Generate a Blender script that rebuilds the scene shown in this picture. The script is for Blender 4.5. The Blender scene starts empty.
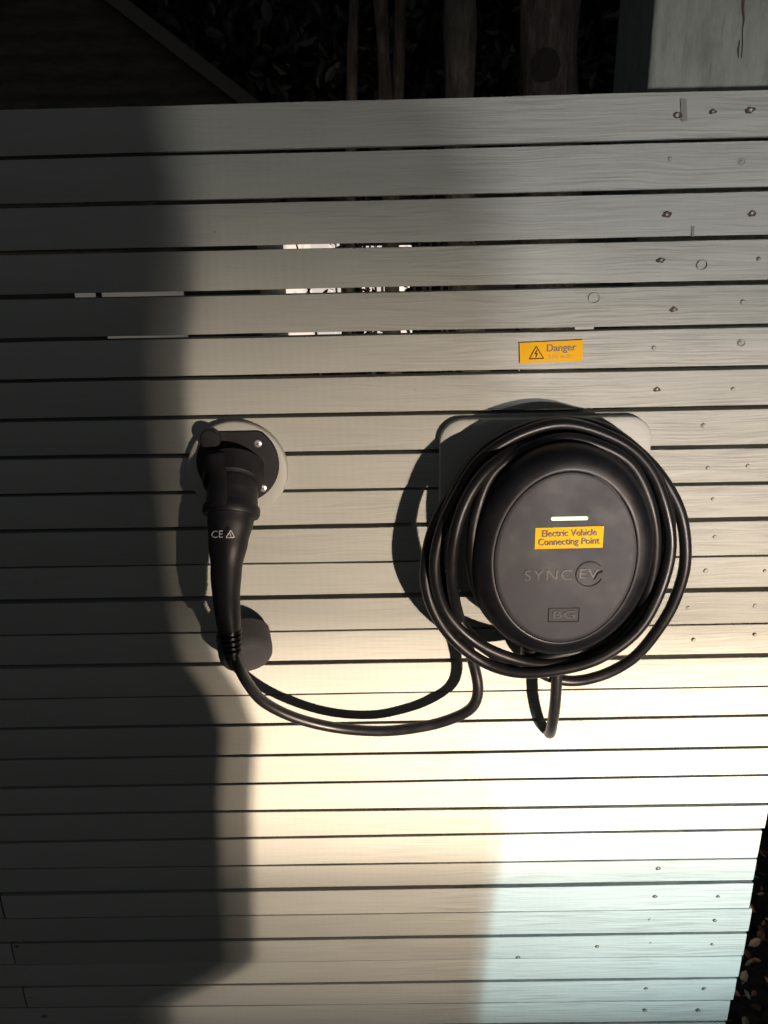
import bpy, bmesh, math, random
from mathutils import Vector, Matrix, noise
R = math.radians
random.seed(11)
scene = bpy.context.scene
COL = scene.collection

# ------------------------------------------------------------------ camera
CAM = Vector((0.0, -0.94819, 1.66014))
ROT = Matrix(((0.99983921, 0.01706958, 0.00549442),
              (-0.00055902, 0.33592293, -0.94188931),
              (-0.01792336, 0.94173479, 0.33587846)))
F = 780.0
cam = bpy.data.cameras.new('camera')
cam.sensor_fit = 'VERTICAL'; cam.sensor_height = 36.0; cam.lens = F / 1024 * 36
cam.clip_start = 0.02; cam.clip_end = 400
co = bpy.data.objects.new('camera', cam); COL.objects.link(co)
co.matrix_world = Matrix.Translation(CAM) @ ROT.to_4x4()
scene.camera = co

def P(x, y, d=0.0):
    """real point standing d metres in front of the fence face, seen at that place of the photo"""
    v = ROT @ Vector((x - 384, -(y - 512), -F))
    t = (-d - CAM.y) / v.y
    return CAM + v * t

# ------------------------------------------------------------------ helpers
def tag(o, label=None, cat=None, group=None, kind=None):
    if label: o['label'] = label
    if cat: o['category'] = cat
    if group: o['group'] = group
    if kind: o['kind'] = kind
    return o

def empty(name, loc, label, cat, group=None):
    o = bpy.data.objects.new(name, None); COL.objects.link(o)
    o.location = loc; o.empty_display_size = 0.05
    return tag(o, label, cat, group)

def link(name, bm, mats, parent=None, smooth=False, angle=None):
    """vertices are given in world coordinates"""
    me = bpy.data.meshes.new(name)
    bmesh.ops.recalc_face_normals(bm, faces=bm.faces)
    bm.to_mesh(me); bm.free()
    if not isinstance(mats, (list, tuple)): mats = [mats]
    for m in mats: me.materials.append(m)
    if smooth:
        for p in me.polygons: p.use_smooth = True
        if angle is not None:
            me.set_sharp_from_angle(angle=R(angle))
    o = bpy.data.objects.new(name, me); COL.objects.link(o)
    if parent is not None:
        o.parent = parent
        bpy.context.view_layer.update()
        o.matrix_parent_inverse = Matrix.Identity(4)
        off = world_loc(parent)
        me.transform(Matrix.Translation(-off))
    return o

def world_loc(o):
    v = Vector(o.location); p = o.parent
    while p is not None:
        v += Vector(p.location); p = p.parent
    return v

def centre(o):
    """move a mesh thing's origin to the middle of its mesh"""
    me = o.data
    c = sum((v.co for v in me.vertices), Vector()) / len(me.vertices)
    me.transform(Matrix.Translation(-c)); o.location = o.location + c
    return o

def catmull(pts, n=8):
    pts = [Vector(p) for p in pts]
    out = []
    q = [pts[0] * 2 - pts[1]] + pts + [pts[-1] * 2 - pts[-2]]
    for i in range(1, len(q) - 2):
        p0, p1, p2, p3 = q[i-1], q[i], q[i+1], q[i+2]
        for k in range(n):
            t = k / n
            out.append(0.5 * ((2*p1) + (p2-p0)*t + (2*p0-5*p1+4*p2-p3)*t*t + (3*p1-p0-3*p2+p3)*t**3))
    out.append(pts[-1])
    return out

def sweep(bm, path, radii, seg=16, ref=Vector((1, 0, 0)), cap=True, shape=None, mat=0):
    """tube along path; radii: float, list of floats or list of (a,b) with a along ref"""
    path = [Vector(p) for p in path]
    n = len(path); rings = []
    nx = None
    for i, p in enumerate(path):
        t = (path[min(i+1, n-1)] - path[max(i-1, 0)]).normalized()
        if nx is None:
            nx = ref - t * ref.dot(t)
            if nx.length < 1e-4: nx = Vector((0, 0, 1)) - t * t.z
        else:
            nx = nx - t * nx.dot(t)
        nx.normalize()
        ny = t.cross(nx)
        r = radii if isinstance(radii, (int, float)) else radii[i]
        a, b = r if isinstance(r, (tuple, list)) else (r, r)
        ring = []
        for k in range(seg):
            th = 2*math.pi*k/seg
            c, s = math.cos(th), math.sin(th)
            if shape:
                e = shape
                c = math.copysign(abs(c)**e, c); s = math.copysign(abs(s)**e, s)
            ring.append(bm.verts.new(p + nx*(a*c) + ny*(b*s)))
        rings.append(ring)
    for i in range(n-1):
        for k in range(seg):
            f = bm.faces.new((rings[i][k], rings[i][(k+1) % seg], rings[i+1][(k+1) % seg], rings[i+1][k]))
            f.material_index = mat
    if cap:
        f = bm.faces.new(rings[0][::-1]); f.material_index = mat
        f = bm.faces.new(rings[-1]); f.material_index = mat
    return rings

def box(bm, lo, hi, bevel=0.0, mat=0):
    lo, hi = Vector(lo), Vector(hi)
    r = bmesh.ops.create_cube(bm, size=1.0, matrix=Matrix.Translation((lo+hi)/2) @ Matrix.Diagonal(((hi-lo).x, (hi-lo).y, (hi-lo).z, 1)))
    fs = {f for v in r['verts'] for f in v.link_faces}
    for f in fs: f.material_index = mat
    if bevel:
        es = list({e for v in r['verts'] for e in v.link_edges})
        bmesh.ops.bevel(bm, geom=es, offset=bevel, segments=2, affect='EDGES', profile=0.6)

def loft_y(bm, rings, cap_first=True, cap_last=True, mat=0):
    """rings: lists of Vectors with equal count"""
    vs = [[bm.verts.new(p) for p in r] for r in rings]
    n = len(vs[0])
    for a, b in zip(vs[:-1], vs[1:]):
        for k in range(n):
            f = bm.faces.new((a[k], a[(k+1) % n], b[(k+1) % n], b[k])); f.material_index = mat
    if cap_first: f = bm.faces.new(vs[0]); f.material_index = mat
    if cap_last: f = bm.faces.new(vs[-1][::-1]); f.material_index = mat

def oval(cx, cz, rx, rz, y, seg=72, e=1.0, egg=0.0):
    out = []
    for k in range(seg):
        th = 2*math.pi*k/seg
        c, s = math.cos(th), math.sin(th)
        c = math.copysign(abs(c)**e, c); s = math.copysign(abs(s)**e, s)
        out.append(Vector((cx + rx*c*(1 + egg*s), y, cz + rz*s)))
    return out

def rrect(cx, cz, hw, hh, r, y, seg=8, rot=0.0):
    out = []
    for (sx, sz, a0) in ((1, 1, 0), (-1, 1, 90), (-1, -1, 180), (1, -1, 270)):
        for k in range(seg+1):
            a = R(a0 + 90*k/seg)
            x = sx*(hw-r) + r*math.cos(a); z = sz*(hh-r) + r*math.sin(a)
            out.append(Vector((cx + x*math.cos(rot) - z*math.sin(rot), y, cz + x*math.sin(rot) + z*math.cos(rot))))
    return out

def text_bm(body, size, centre_pt, rot=0.0, depth=0.0003, width=1.0, normal_tilt=0.0, spacing=1.0):
    """lettering standing on the plane y = const, facing the camera side (-y)"""
    cu = bpy.data.curves.new('lettering', 'FONT')
    cu.body = body; cu.size = size; cu.extrude = depth; cu.align_x = 'CENTER'; cu.align_y = 'CENTER'
    cu.space_character = spacing; cu.resolution_u = 3
    o = bpy.data.objects.new('lettering', cu); COL.objects.link(o)
    dg = bpy.context.evaluated_depsgraph_get()
    me = bpy.data.meshes.new_from_object(o.evaluated_get(dg))
    bpy.data.objects.remove(o); bpy.data.curves.remove(cu)
    M = Matrix.Translation(centre_pt) @ Matrix.Rotation(rot, 4, 'Y') @ Matrix.Rotation(normal_tilt, 4, 'X') @ Matrix.Rotation(R(90), 4, 'X') @ Matrix.Diagonal((width, 1, 1, 1))
    me.transform(M)
    bm = bmesh.new(); bm.from_mesh(me); bpy.data.meshes.remove(me)
    return bm

# ------------------------------------------------------------------ materials
def mat(name, col, rough=0.6, metal=0.0, spec=0.45):
    m = bpy.data.materials.new(name); m.use_nodes = True
    b = m.node_tree.nodes['Principled BSDF']
    b.inputs['Base Color'].default_value = (*col, 1)
    b.inputs['Roughness'].default_value = rough
    b.inputs['Metallic'].default_value = metal
    b.inputs['Specular IOR Level'].default_value = spec
    return m, m.node_tree, b

def N(nt, t, **kw):
    n = nt.nodes.new(t)
    for k, v in kw.items(): setattr(n, k, v)
    return n

def ramp(nt, fac, stops):
    r = N(nt, 'ShaderNodeValToRGB')
    el = r.color_ramp.elements
    while len(el) > 1: el.remove(el[-1])
    for i, (p, c) in enumerate(stops):
        e = el[0] if i == 0 else el.new(p)
        e.position = p; e.color = (*c, 1) if len(c) == 3 else c
    nt.links.new(fac, r.inputs[0]); return r.outputs[0]

def noise_tex(nt, vec, scale, detail=4, rough=0.55, dim='3D'):
    n = N(nt, 'ShaderNodeTexNoise'); n.inputs['Scale'].default_value = scale
    n.inputs['Detail'].default_value = detail; n.inputs['Roughness'].default_value = rough
    nt.links.new(vec, n.inputs['Vector']); return n.outputs['Fac']

def mapping(nt, vec, scale=(1, 1, 1), loc=(0, 0, 0)):
    m = N(nt, 'ShaderNodeMapping'); m.inputs['Scale'].default_value = scale; m.inputs['Location'].default_value = loc
    nt.links.new(vec, m.inputs['Vector']); return m.outputs[0]

def math_(nt, op, a, b=None, clamp=False):
    n = N(nt, 'ShaderNodeMath', operation=op); n.use_clamp = clamp
    for i, v in enumerate((a, b)):
        if v is None: continue
        if isinstance(v, (int, float)): n.inputs[i].default_value = v
        else: nt.links.new(v, n.inputs[i])
    return n.outputs[0]

def mix(nt, fac, a, b, mode='MIX'):
    n = N(nt, 'ShaderNodeMix', data_type='RGBA', blend_type=mode)
    for i, v in ((0, fac), (6, a), (7, b)):
        if isinstance(v, (int, float)): n.inputs[i].default_value = v
        elif isinstance(v, tuple): n.inputs[i].default_value = (*v, 1)
        else: nt.links.new(v, n.inputs[i])
    return n.outputs[2]

def bump(nt, b, h, strength=0.3, dist=0.001):
    n = N(nt, 'ShaderNodeBump'); n.inputs['Strength'].default_value = strength; n.inputs['Distance'].default_value = dist
    nt.links.new(h, n.inputs['Height']); nt.links.new(n.outputs[0], b.inputs['Normal'])

def painted_wood(name, base, grain_amt, per_board=True):
    """sage paint over sawn softwood; grain shows more near the nailed end of the boards"""
    m, nt, b = mat(name, base, 0.62)
    g = N(nt, 'ShaderNodeNewGeometry'); pos = g.outputs['Position']
    at = N(nt, 'ShaderNodeAttribute', attribute_name='board'); bid = at.outputs['Fac']
    cmb = N(nt, 'ShaderNodeCombineXYZ'); nt.links.new(math_(nt, 'MULTIPLY', bid, 7.31), cmb.inputs[0]); nt.links.new(math_(nt, 'MULTIPLY', bid, 3.77), cmb.inputs[1])
    add = N(nt, 'ShaderNodeVectorMath', operation='ADD'); nt.links.new(pos, add.inputs[0]); nt.links.new(cmb.outputs[0], add.inputs[1])
    v = add.outputs[0]
    warp = noise_tex(nt, mapping(nt, v, (5, 5, 22)), 1.0, 2)
    wv = N(nt, 'ShaderNodeVectorMath', operation='ADD'); nt.links.new(v, wv.inputs[0])
    c2 = N(nt, 'ShaderNodeCombineXYZ'); nt.links.new(math_(nt, 'MULTIPLY', warp, 0.02), c2.inputs[2]); nt.links.new(c2.outputs[0], wv.inputs[1])
    grain = noise_tex(nt, mapping(nt, wv.outputs[0], (9, 60, 420)), 1.0, 6, 0.62)
    fine = noise_tex(nt, mapping(nt, v, (60, 300, 1400)), 1.0, 3)
    blotch = noise_tex(nt, mapping(nt, v, (4, 4, 16)), 1.0, 4)
    saw = N(nt, 'ShaderNodeTexWave', wave_type='BANDS', bands_direction='X'); saw.inputs['Scale'].default_value = 28; saw.inputs['Distortion'].default_value = 1.2; saw.inputs['Detail'].default_value = 1
    nt.links.new(v, saw.inputs['Vector'])
    sx = N(nt, 'ShaderNodeSeparateXYZ'); nt.links.new(pos, sx.inputs[0])
    grain_ramp = N(nt, 'ShaderNodeMapRange', interpolation_type='SMOOTHSTEP'); nt.links.new(sx.outputs[0], grain_ramp.inputs[0])  # grain contrast rises along the boards towards the right
    grain_ramp.inputs[1].default_value = -0.30; grain_ramp.inputs[2].default_value = 0.36; grain_ramp.inputs[3].default_value = 0.16; grain_ramp.inputs[4].default_value = 1.0
    patch = ramp(nt, noise_tex(nt, mapping(nt, v, (5, 5, 14)), 1.0, 3), [(0.36, (0.35, 0.35, 0.35)), (0.58, (1, 1, 1))])
    wr = math_(nt, 'MULTIPLY', math_(nt, 'MULTIPLY', grain_ramp.outputs[0], grain_amt), patch)
    dark = tuple(c*0.60 for c in base); lite = tuple(min(1, c*1.3) for c in base)
    gcol = ramp(nt, grain, [(0.36, dark), (0.48, base), (0.60, lite)])
    c = mix(nt, wr, base, gcol)
    c = mix(nt, 0.35, c, ramp(nt, blotch, [(0.3, tuple(x*0.8 for x in base)), (0.65, tuple(x*1.12 for x in base))]))
    # each board dries to its own tone
    tone = noise_tex(nt, cmb.outputs[0], 3.0, 0)
    c = mix(nt, 1.0, c, ramp(nt, tone, [(0.25, (0.90, 0.90, 0.89)), (0.75, (1.08, 1.07, 1.07))]), 'MULTIPLY')
    # specks of grit and splashed soil
    sp = N(nt, 'ShaderNodeTexVoronoi'); sp.inputs['Scale'].default_value = 38; nt.links.new(v, sp.inputs['Vector'])
    spm = ramp(nt, sp.outputs['Distance'], [(0.03, (1, 1, 1)), (0.055, (0, 0, 0))])
    rare = ramp(nt, noise_tex(nt, v, 17, 1), [(0.60, (0, 0, 0)), (0.64, (1, 1, 1))])
    c = mix(nt, math_(nt, 'MULTIPLY', math_(nt, 'MULTIPLY', spm, rare), 0.6), c, (0.10, 0.085, 0.065))
    nt.links.new(c, b.inputs['Base Color'])
    rr = N(nt, 'ShaderNodeMapRange'); nt.links.new(grain, rr.inputs[0]); rr.inputs[3].default_value = 0.75; rr.inputs[4].default_value = 0.42
    nt.links.new(rr.outputs[0], b.inputs['Roughness'])
    h = math_(nt, 'ADD', math_(nt, 'MULTIPLY', math_(nt, 'MULTIPLY', grain, wr), 3.0), math_(nt, 'MULTIPLY', fine, 0.12))
    h = math_(nt, 'ADD', h, math_(nt, 'MULTIPLY', saw.outputs['Fac'], 0.10))
    bump(nt, b, h, 0.55, 0.0012)
    return m

PAINT = (0.298, 0.312, 0.280)
M_SLAT = painted_wood('sage_painted_slats', PAINT, 0.9)
M_PAD = painted_wood('sage_painted_board', PAINT, 0.10)

def post_material():
    m, nt, b = mat('weathered_painted_post', (0.2, 0.21, 0.19), 0.8)
    g = N(nt, 'ShaderNodeNewGeometry'); pos = g.outputs['Position']
    a = noise_tex(nt, mapping(nt, pos, (60, 60, 22)), 1, 6, 0.6)
    s = noise_tex(nt, mapping(nt, pos, (150, 150, 14)), 1, 4)
    c = ramp(nt, a, [(0.3, (0.13, 0.142, 0.122)), (0.5, (0.185, 0.20, 0.172)), (0.72, (0.225, 0.238, 0.21))])
    c = mix(nt, math_(nt, 'MULTIPLY', ramp(nt, s, [(0.32, (1, 1, 1)), (0.42, (0, 0, 0))]), 0.5), c, (0.11, 0.115, 0.105))
    nt.links.new(c, b.inputs['Base Color'])
    bump(nt, b, math_(nt, 'ADD', a, math_(nt, 'MULTIPLY', s, 0.5)), 0.9, 0.003)
    return m
M_POST = post_material()

def black_plastic(name, col=(0.018, 0.018, 0.019), rough=0.42, grain=0.35, sc=900):
    m, nt, b = mat(name, col, rough)
    g = N(nt, 'ShaderNodeTexCoord'); pos = g.outputs['Object']
    a = noise_tex(nt, pos, sc, 2)
    d = noise_tex(nt, pos, 24, 5, 0.65)
    rr = N(nt, 'ShaderNodeMapRange'); nt.links.new(d, rr.inputs[0]); rr.inputs[1].default_value = 0.3; rr.inputs[2].default_value = 0.7
    rr.inputs[3].default_value = rough-0.07; rr.inputs[4].default_value = rough+0.12
    nt.links.new(rr.outputs[0], b.inputs['Roughness'])
    c = mix(nt, math_(nt, 'MULTIPLY', ramp(nt, d, [(0.52, (0, 0, 0)), (0.75, (1, 1, 1))]), 0.22), col, tuple(min(1, x*2.2+0.012) for x in col))
    nt.links.new(c, b.inputs['Base Color'])
    bump(nt, b, a, grain, 0.0003)
    return m
def dull(m, v):
    m.node_tree.nodes['Principled BSDF'].inputs['Specular IOR Level'].default_value = v; return m
M_BODY = dull(black_plastic('black_gloss_plastic', (0.0042, 0.0047, 0.006), 0.36, 0.10), 0.20)
M_COVER = dull(black_plastic('charcoal_textured_plastic', (0.0165, 0.019, 0.024), 0.55, 0.5, 1600), 0.32)
M_RUBBER = dull(black_plastic('black_cable_rubber', (0.0055, 0.0058, 0.0066), 0.34, 0.06), 0.24)
M_GRIP = dull(black_plastic('black_grip_plastic', (0.0075, 0.0078, 0.009), 0.46, 0.3), 0.32)
M_CAP = black_plastic('dusty_black_rubber', (0.022, 0.022, 0.024), 0.7, 0.5)
M_LOGO = mat('raised_dark_lettering', (0.017, 0.017, 0.018), 0.45)[0]
M_YEL = mat('yellow_sticker_vinyl', (0.62, 0.33, 0.001), 0.6, 0.0, 0.12)[0]
M_INK = mat('black_print', (0.030, 0.020, 0.010), 0.5)[0]
M_INKF = mat('faded_print', (0.36, 0.16, 0.004), 0.5)[0]
M_WHITEINK = mat('white_print', (0.72, 0.72, 0.70), 0.5)[0]
M_SCREW = mat('zinc_screw', (0.78, 0.77, 0.74), 0.32, 0.85)[0]
M_NAIL = mat('weathered_nail_steel', (0.20, 0.17, 0.14), 0.5, 0.6)[0]
M_STAIN = mat('dirty_nail_hole', (0.055, 0.046, 0.036), 0.9)[0]
M_SMUDGE = mat('grey_paint_smear', (0.185, 0.185, 0.165), 0.8)[0]
M_KNOT = mat('painted_knot', (0.275, 0.276, 0.241), 0.6)[0]

m, nt, b = mat('status_light', (0.2, 0.25, 0.18), 0.5)
b.inputs['Emission Color'].default_value = (0.84, 1.0, 0.70, 1); b.inputs['Emission Strength'].default_value = 1.0
M_LED = m

# ------------------------------------------------------------------ slatted fence
fence = empty('slatted_fence', (0.0, 0.0, 0.0), 'sage painted fence of close horizontal slats with the charger and plug on it', 'fence')
LZ = [1.7941,1.7463,1.6969,1.6468,1.5974,1.5477,1.499,1.4504,1.4024,1.3532,1.3036,1.2524,1.2025,1.1516,1.1024,1.0506,1.0009,.949,.899,.8496,.7988,.7471,.6982,.6474,.5972,.5496,.5007,.4533]
RZ = [1.8004,1.752,1.7001,1.6489,1.5991,1.5495,1.5001,1.4509,1.4007,1.3522,1.3037,1.2519,1.2027,1.1508,1.1018,1.0522,1.0038,.9502,.901,.8485,.8017,.7468,.7013,.6471,.5974,.548,.4999,.4493]
GAP = [0,3.9,5,4.8,5.6,4.8,5,5.2,5.3,4.2,5.6,2.9,6.6,3.1,5.6,3.2,4.7,4.3,5.0,4.8,4.4,2.9,7.6,2.2,5.6,1.0,5.0,3.3]
while len(LZ) < 36:
    LZ.append(LZ[-1]-0.0497); RZ.append(RZ[-1]-0.0497); GAP.append(random.uniform(2.5, 5.5))
XEND = {20: .5565, 21: .5565, 22: .558, 23: .5635, 24: .562, 25: .5605, 26: .559, 27: .5555, 28: .554, 19: .5600, 18: .561}
TH = 0.019
def gz(k, x):
    xl, xr = -0.53, 0.50
    return LZ[k] + (RZ[k]-LZ[k])*(x-xl)/(xr-xl)
def slat(bm, lay, k, x0, x1):
    rnd = random.Random(k*13+int(x0*10))
    off = rnd.uniform(-0.0007, 0.0007)
    nseg = max(4, int((x1-x0)/0.022))
    rings = []
    for i in range(nseg+1):
        x = x0 + (x1-x0)*i/nseg
        jt = noise.noise(Vector((x*4.2, k*7.7, 1.3)))*0.0007 + noise.noise(Vector((x*26, k*3.1, 5.3)))*0.00025
        jb = noise.noise(Vector((x*4.2, k*5.9, 8.3)))*0.0007 + noise.noise(Vector((x*26, k*2.3, 2.3)))*0.00025
        g0 = GAP[k]*0.0005; g1 = GAP[k+1]*0.0005
        if k+1 == 25 or k == 25:     # two boards that almost touch in the middle and open at their ends
            o25 = 0.0002 + 0.0013*max(0, (x-0.12)/0.4) + 0.0006*max(0, (-0.25-x)/0.3)
            if k+1 == 25: g1 = o25*0.5
            else: g0 = o25*0.5
        zt = gz(k, x)-g0+jt; zb = gz(k+1, x)+g1+jb
        bow = off + noise.noise(Vector((x*1.7, k*9.1, 3.3)))*0.0008
        c = 0.0011
        prof = [(0+bow+0.0004, zt-c), (0.0004+bow, zt-0.0004), (c+bow, zt), (TH, zt), (TH, zb), (c+bow, zb), (0.0004+bow, zb+0.0004), (bow+0.0004, zb+c), (bow, zb+0.006), (bow-0.0002, (zt+zb)/2), (bow, zt-0.006)]
        rings.append([bm.verts.new((x, y, z)) for y, z in prof])
    n = len(rings[0])
    fs = []
    for a, b2 in zip(rings[:-1], rings[1:]):
        for j in range(n):
            fs.append(bm.faces.new((a[j], a[(j+1) % n], b2[(j+1) % n], b2[j])))
    fs.append(bm.faces.new(rings[0][::-1])); fs.append(bm.faces.new(rings[-1]))
    val = (k*0.6180339 + (0.37 if x0 < -1 and x1 < 0 else 0)) % 1 * 10
    for v in {v for f in fs for v in f.verts}: v[lay] = val
bm = bmesh.new(); lay = bm.verts.layers.float.new('board')
for k in range(35):
    xe = XEND.get(k, 0.5585 + random.uniform(-0.003, 0.003))
    if k >= 20 and k % 2 == 0:
        jx = -0.618 + random.uniform(-0.002, 0.002)
        slat(bm, lay, k, -1.75, jx-0.0012); slat(bm, lay, k, jx+0.0012, xe)
    else:
        slat(bm, lay, k, -1.75, xe)
panel = link('slat_panel', bm, M_SLAT, fence, smooth=True, angle=25)
# posts behind
def post(x0, x1, y0, y1, ztop, name='post'):
    bm = bmesh.new()
    nx, nz = 10, 60
    def ring(z):
        r = 0.006
        pts = []
        for (cx, cy, a0) in ((x1-r, y1-r, 0), (x0+r, y1-r, 90), (x0+r, y0+r, 180), (x1-r, y0+r, 270)):
            for k in range(4):
                a = R(a0+30*k); pts.append((cx+r*math.cos(a), cy+r*math.sin(a)))
        out = []
        for i, (x, y) in enumerate(pts):
            w = noise.noise(Vector((x*9, y*9, z*5)))*0.0016
            out.append(Vector((x+w, y+w*0.5 if y > y0+0.004 else y, z)))
        return out
    loft_y(bm, [ring(-0.3+(ztop+0.3)*i/nz) for i in range(nz+1)])
    return link(name, bm, M_POST, fence, smooth=True, angle=40)
post(0.2955, 0.548, 0.0205, 0.170, 2.35)
post(-0.665, -0.560, 0.0205, 0.125, 1.76)
post(-1.70, -1.56, 0.0205, 0.145, 1.76)
# drying crack in the big post
bm = bmesh.new()
pc = [P(743+dx, y, -0.0199) for dx, y in ((0.6, -6), (0, 8), (1, 20), (-0.6, 30), (-0.3, 44), (-1.6, 58))]
sweep(bm, pc, [(0.0018, 0.0006), (0.0015, 0.0006), (0.0010, 0.0006), (0.0005, 0.0006), (0.0005, 0.0006), (0.0003, 0.0004)], 8)
pc = [P(738+dx, y, -0.0199) for dx, y in ((2, 40), (0, 50), (0.5, 58))]
sweep(bm, pc, [(0.0004, 0.0005), (0.0011, 0.0005), (0.0003, 0.0003)], 8)
link('crack', bm, M_STAIN, fence)

# nails: painted-over heads, bare heads, with a stained hole
NAILS = [(677,115,1),(713,111,1),(750,110,1),(670,159,0),(741,162,2),(667,214,1),(752,213,1),(661,260,1),(759,259,0),(674,309,1),(743,302,0),
 (654,348,0),(740,343,2),(657,389,1),(733,389,0),(704,426,0),(708,468,0),(748,466,0),(713,499,0),(715,537,0),(706,571,0),(765,571,0),(688,608,0),(755,606,0),
 (694,640,0),(755,635,0),(658,868,1),(655,896,1),(718,896,1),(650,920,0),(715,920,1),(712,944,1),(651,943,0),(597,946,1),(518,957,1),(704,988,1),(646,988,1),(645,1010,1),(698,1010,1),
 (16,946,1),(22,941,0),(30,998,0),(44,1016,1)]
for i, (x, y, t) in enumerate(NAILS):
    rn = random.Random(i)
    p = P(x, y, 0.0008)
    bm = bmesh.new()
    r = (0.0022 if y > 700 else 0.0028)*rn.uniform(0.8, 1.2)
    if t == 1:    # stain: small irregular sheet just proud of the paint
        a0 = rn.uniform(0, 6)
        pts = []
        for k in range(16):
            th = 2*math.pi*k/16
            rr = r*(1.05+0.5*noise.noise(Vector((math.cos(th)*1.3+i*3.1, math.sin(th)*1.3, a0))))
            pts.append(bm.verts.new((p.x+rr*1.5*math.cos(th)+rr*0.3*math.sin(th), -0.0016, p.z+rr*0.9*math.sin(th)-0.0008)))
        f = bm.faces.new(pts); f.material_index = 1
    ax = Vector((rn.uniform(-.35, .35), -1, rn.uniform(-.45, .1))).normalized()
    base = Vector((p.x, -0.0002, p.z))
    sweep(bm, [base, base+ax*0.0012, base+ax*0.0019, base+ax*0.0022], [r*0.98, r, r*0.75, r*0.3], 14)
    mm = [M_PAD, M_KNOT, M_STAIN] if False else ([M_NAIL, M_STAIN] if t == 1 else [M_KNOT, M_STAIN])
    link('nail', bm, mm, fence, smooth=True, angle=50)
# knots and smears in the paint (flat marks of the boards)
def mark(name, pts, matl, y=-0.0013):
    bm = bmesh.new(); bm.faces.new([bm.verts.new((q.x, y, q.z)) for q in pts]); return link(name, bm, matl, fence)
mark('paint_smear', [P(*q) for q in ((680,99),(686,99),(687,121),(681,122))], M_SMUDGE)
mark('paint_smear', [P(*q) for q in ((691,226),(694,226),(694,236),(691,237))], M_SMUDGE)
def knot(x, y, r, smear=True):
    bm = bmesh.new(); c = P(x, y)
    ring = [Vector((c.x+r*math.cos(2*math.pi*k/20), -0.0012, c.z+r*0.9*math.sin(2*math.pi*k/20))) for k in range(21)]
    sweep(bm, ring, (0.00045, 0.0002) and [(0.0004, 0.0004+0.0003*abs(math.sin(k*0.31+x))) for k in range(21)], 6, ref=Vector((0, 1, 0)), cap=False)
    link('knot', bm, M_KNOT, fence, smooth=True)
knot(702, 265, 0.006); knot(594, 298, 0.0065); knot(741, 162, 0.004); knot(741, 343, 0.0045)

# ------------------------------------------------------------------ mounting boards
def pad_board(name, ring0, label, thick=0.012):
    bm = bmesh.new(); lay = bm.verts.layers.float.new('board')
    c = sum(ring0, Vector())/len(ring0)
    def off(y, s):
        return [Vector((c.x+(p.x-c.x)*(1-s/ max(1e-6, (p-c).length)), y, c.z+(p.z-c.z)*(1-s/max(1e-6, (p-c).length)))) for p in ring0]
    loft_y(bm, [off(-0.0012, 0), off(-thick+0.0022, 0), off(-thick+0.0008, 0.0007), off(-thick, 0.0022), off(-thick, 0.012)])
    for v in bm.verts: v[lay] = 4.2
    o = link(name, bm, M_PAD, None, smooth=True, angle=50)
    tag(centre(o), label, 'mounting board')
    return o
a = P(439, 419); b_ = P(651, 416); c_ = P(545, 583)
pad_board('mounting_board', rrect((a.x+b_.x)/2, (a.z+c_.z)/2+0.0015, (b_.x-a.x)/2, (a.z-c_.z)/2, 0.030, 0), 'large rounded sage board fixed on the slats behind the wall charger')
pc0 = P(239, 468)
pad_board('mounting_board', oval(pc0.x, pc0.z, 0.0625, 0.0625, 0), 'small round sage board fixed on the slats behind the plug holster')

# ------------------------------------------------------------------ wall charger
cv = P(565.5, 557, 0.108)            # middle of the front cover
l_, r_ = P(494, 557, 0.108), P(637, 557, 0.108)
t_, b_ = P(565, 472, 0.108), P(565, 642.5, 0.108)
RX, RZ_ = (r_.x-l_.x)/2, (t_.z-b_.z)/2
CX, CZ = (l_.x+r_.x)/2, (t_.z+b_.z)/2
charger = empty('wall_charger', (CX, -0.009, CZ), 'black oval electric vehicle wall charger with a yellow sticker and a cable wound round it', 'ev charger')
bm = bmesh.new()
def ov(dx, y, dz=None): return oval(CX, CZ, RX+dx, RZ_+(dx if dz is None else dz), y)
prof = [(0.004, -0.0095), (0.006, -0.012), (0.006, -0.030), (-0.004, -0.034), (-0.006, -0.062), (0.010, -0.067), (0.0235, -0.070), (0.026, -0.073), (0.0272, -0.079), (0.0272, -0.084), (0.0258, -0.090), (0.0232, -0.0965), (0.0190, -0.1015), (0.0140, -0.1046), (0.0088, -0.1063), (0.0040, -0.1073), (0.0006, -0.1077), (0.0003, -0.1075), (0.0003, -0.1045)]
loft_y(bm, [ov(d, y) for d, y in prof])
link('body', bm, M_BODY, charger, smooth=True, angle=60)
bm = bmesh.new()
loft_y(bm, [oval(CX, CZ, RX-0.0005, RZ_-0.0005, -0.1046), oval(CX, CZ, RX-0.0005, RZ_-0.0005, -0.1076)] + [oval(CX, CZ, RX-d, RZ_-d, y) for d, y in ((0.0009, -0.1079), (0.006, -0.1081), (0.02, -0.1084), (0.05, -0.1087), (0.075, -0.1088))])
cover = link('front_cover', bm, M_COVER, charger, smooth=True, angle=60)
YC = -0.1089
# status light
p = P(569.5, 518.5, 0.109)
hw = (P(588, 518, 0.109).x-P(551, 518, 0.109).x)/2
bm = bmesh.new()
loft_y(bm, [rrect(p.x, p.z, hw, 0.0022, 0.0021, YC+0.001), rrect(p.x, p.z, hw, 0.0022, 0.0021, YC-0.0005)])
link('status_light', bm, M_LED, cover)
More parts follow.
